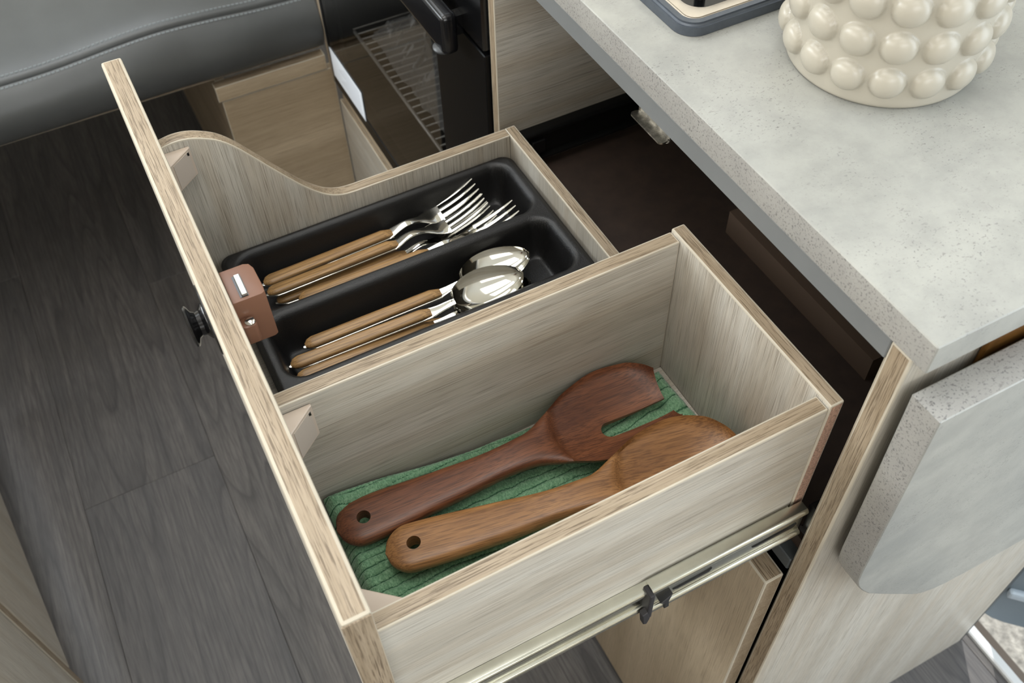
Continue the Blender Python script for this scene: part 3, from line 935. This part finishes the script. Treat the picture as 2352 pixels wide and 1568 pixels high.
obj('pan_support', ringslab(rrect(HX0 + .022, HX1 - .03, HY0 + .0215, HY1 - .03, .016, 10), rrect(HX0 + .028, HX1 - .038, HY0 + .0275, HY1 - .038, .011, 10), ZK + .010, ZK + .018, .003), plain('cast_iron', (58, 62, 68), .45, .4), hb, smooth=True, angle=.6)
for x, y in ((HX0 + .037, HY0 + .037), (HX1 - .035, HY0 + .036), (HX0 + .037, HY1 - .035), (HX1 - .035, HY1 - .035)):
    obj('support_foot', lathe([(.004, ZK + .002), (.004, ZK + .011)], (x, y, 0), 'z', 12), DARKG, hb)

for k, (x, y) in enumerate(((.44, .37), (.58, .37), (.50, .58))):
    bz = ZK + .0024
    bb = obj('burner', lathe([(.030, bz), (.030, bz + .004), (.024, bz + .007), (.0001, bz + .007)], (x, y, 0), 'z', 36), DULL, hb, smooth=True, angle=.6)
    obj('burner_cap', lathe([(.022, bz + .0072), (.022, bz + .010), (.019, bz + .012), (.0001, bz + .012)], (x, y, 0), 'z', 36), BLACKM, bb, smooth=True, angle=.6)
    for a in range(4):
        c, t = math.cos(a * math.pi / 2 + .785), math.sin(a * math.pi / 2 + .785)
        obj('grate_finger', tube([(x + c * .018, y + t * .018, ZK + .017), (x + c * .055, y + t * .055, ZK + .017), (x + c * .060, y + t * .060, ZK + .003)], .003, 8), plain('cast_iron_finger', (58, 62, 68), .45, .4), hb, smooth=True)
# ================================================================== oven and its housing
ho = thing('oven_housing', (.50, .78, FZ), 'oak housing boards around the built-in oven, left of the drawer cabinet', 'cabinet')
panel('side_board', XF - .004, .7345, 1.0570, 1.0680, -.4950, .0228, 'z', ho, bev=.001)
panel('lower_rail', .312, .326, .4905, 1.0690, -.538, -.4990, 'y', ho, face=WF['y'])
panel('lower_board', .3060, .3115, .4905, 1.0690, FZ + .02, -.5350, 'y', ho, bev=.0012)
obj('fascia_strip', box(XF, XF + .014, .4901, 1.0565, .0075, .0230, bev=.0008), CHAR, ho)
ov = thing('oven', (.5, .78, -.49), 'black built-in oven with smoked glass door under the worktop', 'oven')
OY0, OY1, OZ0, OZ1 = .4925, 1.0560, -.4900, .0070
bm = box(.318, .700, OY0 + .004, OY0 + .03, OZ0 + .002, OZ1); box(.318, .700, OY1 - .03, OY1 - .004, OZ0 + .002, OZ1, bm)
box(.318, .700, OY0 + .03, OY1 - .03, OZ0 + .002, OZ0 + .02, bm); box(.318, .700, OY0 + .03, OY1 - .03, -.10, OZ1, bm); box(.680, .700, OY0 + .03, OY1 - .03, OZ0 + .02, -.10, bm)
obj('cavity', bm, BLACKM, ov)
bm = box(.3000, .3175, OY0, .6120, OZ0, -.100, bev=.001); box(.3000, .3175, 1.0450, OY1, OZ0, -.100, bm, .001); box(.3000, .3175, .6120, 1.0450, OZ0, -.4660, bm, .001); box(.3000, .3175, .6120, 1.0450, -.150, -.100, bm, .001)
dof = obj('door_frame', bm, plain('black_door_frame', (9, 9, 10), .35, spec=.2), ov)
obj('door_glass', box(.3008, .3048, .6100, 1.0470, -.4680, -.148), OVENGLASS, dof)
obj('control_panel', box(.2995, .3175, OY0, OY1, -.0960, OZ1, bev=.002), BLACK, ov)
obj('vent_strip', box(.2986, .2994, .60, OY1 - .02, -.075, -.035), plain('smoky_panel', (52, 54, 52), .25), ov)
hd = obj('door_handle', box(.2740, .2900, .5250, 1.0300, -.1120, -.0700, bev=.006, seg=3), plain('black_handle', (18, 18, 20), .2), ov, smooth=True, angle=.8)
for y in (.5420, 1.014):
    obj('handle_cap', lathe([(.0001, -.0050), (.0060, -.0042), (.0095, -.0012), (.0100, .0015), (.0001, .002)], (.2800, y, -.1125), 'z', 24), plain('grey_cap', (70, 72, 74), .35), hd, smooth=True)
    obj('handle_post', box(.2895, .2995, y - .006, y + .006, -.1000, -.0800), BLACK, hd)
sk = obj('energy_sticker', box(.2996, .2999, .918, 1.046, -.4715, -.4210), WHITE, ov)
for k in range(7):
    obj('print_line', box(.29945, .2996, .930, .930 + .09 * (.6 + .4 * ((k * 37) % 10) / 10), -.466 + k * .0062, -.4652 + k * .0062), GREYPRINT, sk)
rk = thing('oven_rack', (.48, .83, -.39), 'chrome wire rack inside the oven', 'oven rack')
for x in (.335, .66): obj('rack_rail', tube([(x, .63, -.392), (x, 1.020, -.392)], .0025, 8), RACKM, rk, smooth=True)
for k in range(27):
    y = .636 + k * .0150
    obj('wire', tube([(.335, y, -.3915), (.66, y, -.3915)], .0012, 6), RACKM, rk, smooth=True)
def bag():
    bm = bmesh.new(); nu, nv = 60, 40; V = {}
    for i in range(nu + 1):
        for j in range(nv + 1):
            y = .690 + .30 * i / nu; x = .350 + .22 * j / nv
            e = min(i, nu - i, j * 1.5, (nv - j) * 1.5) / 12
            z = -.388 + .050 * min(1, e) ** .6
            w = Vector((x * 14, y * 14, 2))
            z += min(1, e) * (.022 * abs(noise.noise(w)) + .014 * abs(noise.noise(w * 2.7)) + .007 * noise.noise(w * 6))
            V[i, j] = bm.verts.new((x + .006 * noise.noise(w * 3), y + .006 * noise.noise(w * 3.3), max(z, -.3885)))
    for i in range(nu):
        for j in range(nv): bm.faces.new((V[i, j], V[i + 1, j], V[i + 1, j + 1], V[i, j + 1]))
    return bm
tag(obj('plastic_bag', bag(), BAGM), 'crumpled clear plastic bag lying on the oven rack', 'bag')

# ================================================================== bench with cushion
bn = thing('bench_base', (.2, 1.4, FZ), 'oak bench base under the grey leather cushion', 'bench')
panel('front_board', .1280, .3055, 1.0720, 1.0870, FZ, -.4760, 'x', bn, face=WF['x'], egrain='x')
panel('top_rail', .1230, .2965, 1.0690, 1.0870, -.4735, -.4480, 'x', bn, face=WF['x'], egrain='x')
panel('side_board', .1285, .1430, 1.0875, 2.10, FZ, -.4480, 'y', bn, face=WF['y'])
panel('seat_board', -.95, .2965, 1.0900, 2.30, -.4470, -.4350, 'x', bn, face=WF['x'])
panel('leg_board', -.90, -.885, 1.12, 2.25, FZ, -.4475, 'z', bn, face=WF['z'])
def cushion():
    bm = bmesh.new()
    NX = 90
    xs = [-1.0 + (.2955 + 1.0) * i / NX for i in range(NX + 1)] + [.2985, .2993, .2994]
    rings = []
    for x in xs:
        wob = .010 * math.sin(x * 11 + .6) + .006 * noise.noise(Vector((x * 7, 0, 0)))
        bul = .006 * noise.noise(Vector((x * 9, 4, 0)))
        P = [(2.25, -.4345), (1.11, -.4345), (1.078, -.4385 + wob * .15), (1.066 + bul, -.4290), (1.058 + bul, -.405), (1.060 + bul, -.385), (1.067 + bul * .5, -.368 + wob * .3),
             (1.076, -.3560 + wob * .5), (1.0815, -.3505 + wob * .55), (1.0840, -.3500 + wob * .55), (1.0856, -.3560 + wob * .55), (1.0868, -.3565 + wob * .55), (1.0878, -.3530 + wob * .55),
             (1.0890, -.3475 + wob * .55), (1.0915, -.3455 + wob * .56), (1.098, -.3425 + wob * .6), (1.125, -.3340 + wob * .6),
             (1.20, -.3230 + wob * .4), (1.40, -.3120), (2.05, -.315), (2.25, -.35)]
        rings.append([(x, y, z) for y, z in P])
    loft(rings, True, bm)
    return bm
cu = obj('seat_cushion', cushion(), LEATHER, smooth=True)
sb = cu.modifiers.new('s', 'SUBSURF'); sb.levels = 1; sb.render_levels = 2
tag(cu, 'dark grey leather bench cushion with double-stitched piping seam', 'cushion')
def seamz(x): return .010 * math.sin(x * 11 + .6) + .006 * noise.noise(Vector((x * 7, 0, 0)))
for dy, dz in ((-.0068, -.0018), (.0085, .0066)):
    bm = bmesh.new(); x = -.30
    while x < .29:
        w0, w1 = seamz(x), seamz(x + .0042)
        tube([(x, 1.0868 + dy, -.3505 + dz + w0 * .56), (x + .0042, 1.0868 + dy, -.3505 + dz + w1 * .56)], 0.0015, 5, bm)
        x += .0062
    o = obj('stitching', bm, STITCH, cu); o['kind'] = 'stuff'

# ================================================================== cabinet across the aisle
oc = thing('opposite_cabinet', (-.36, .64, FZ), 'pale oak cabinet front across the aisle at the lower left', 'cabinet')
ang = math.atan2(-.037, .316)
M = Matrix.Rotation(math.atan2(.037, .316), 4, 'Z')
def local_panel(name, x0, x1, y0, y1, z0, z1, g):
    o = panel(name, x0, x1, y0, y1, z0, z1, g, None); o.parent = oc; o.location = (0, 0, 0); return o
# local frame: origin at the lower corner B, +y along the front away from the viewer
local_panel('cabinet_door', -.016, 0, .002, .52, .0774, .70, 'z')
local_panel('side_panel', -.45, 0, -.016, 0, .0, .70, 'z')
local_panel('front_panel', -.016, -.001, -.60, -.0185, .0, .70, 'z')
local_panel('cabinet_top', -.46, .006, -.62, .53, .7004, .715, 'y')
local_panel('plinth', -.060, -.045, .002, .52, .0, .0765, 'y')
oc.location = (-.3420, .481, FZ); oc.rotation_euler = (0, 0, math.atan2(.037, .316))
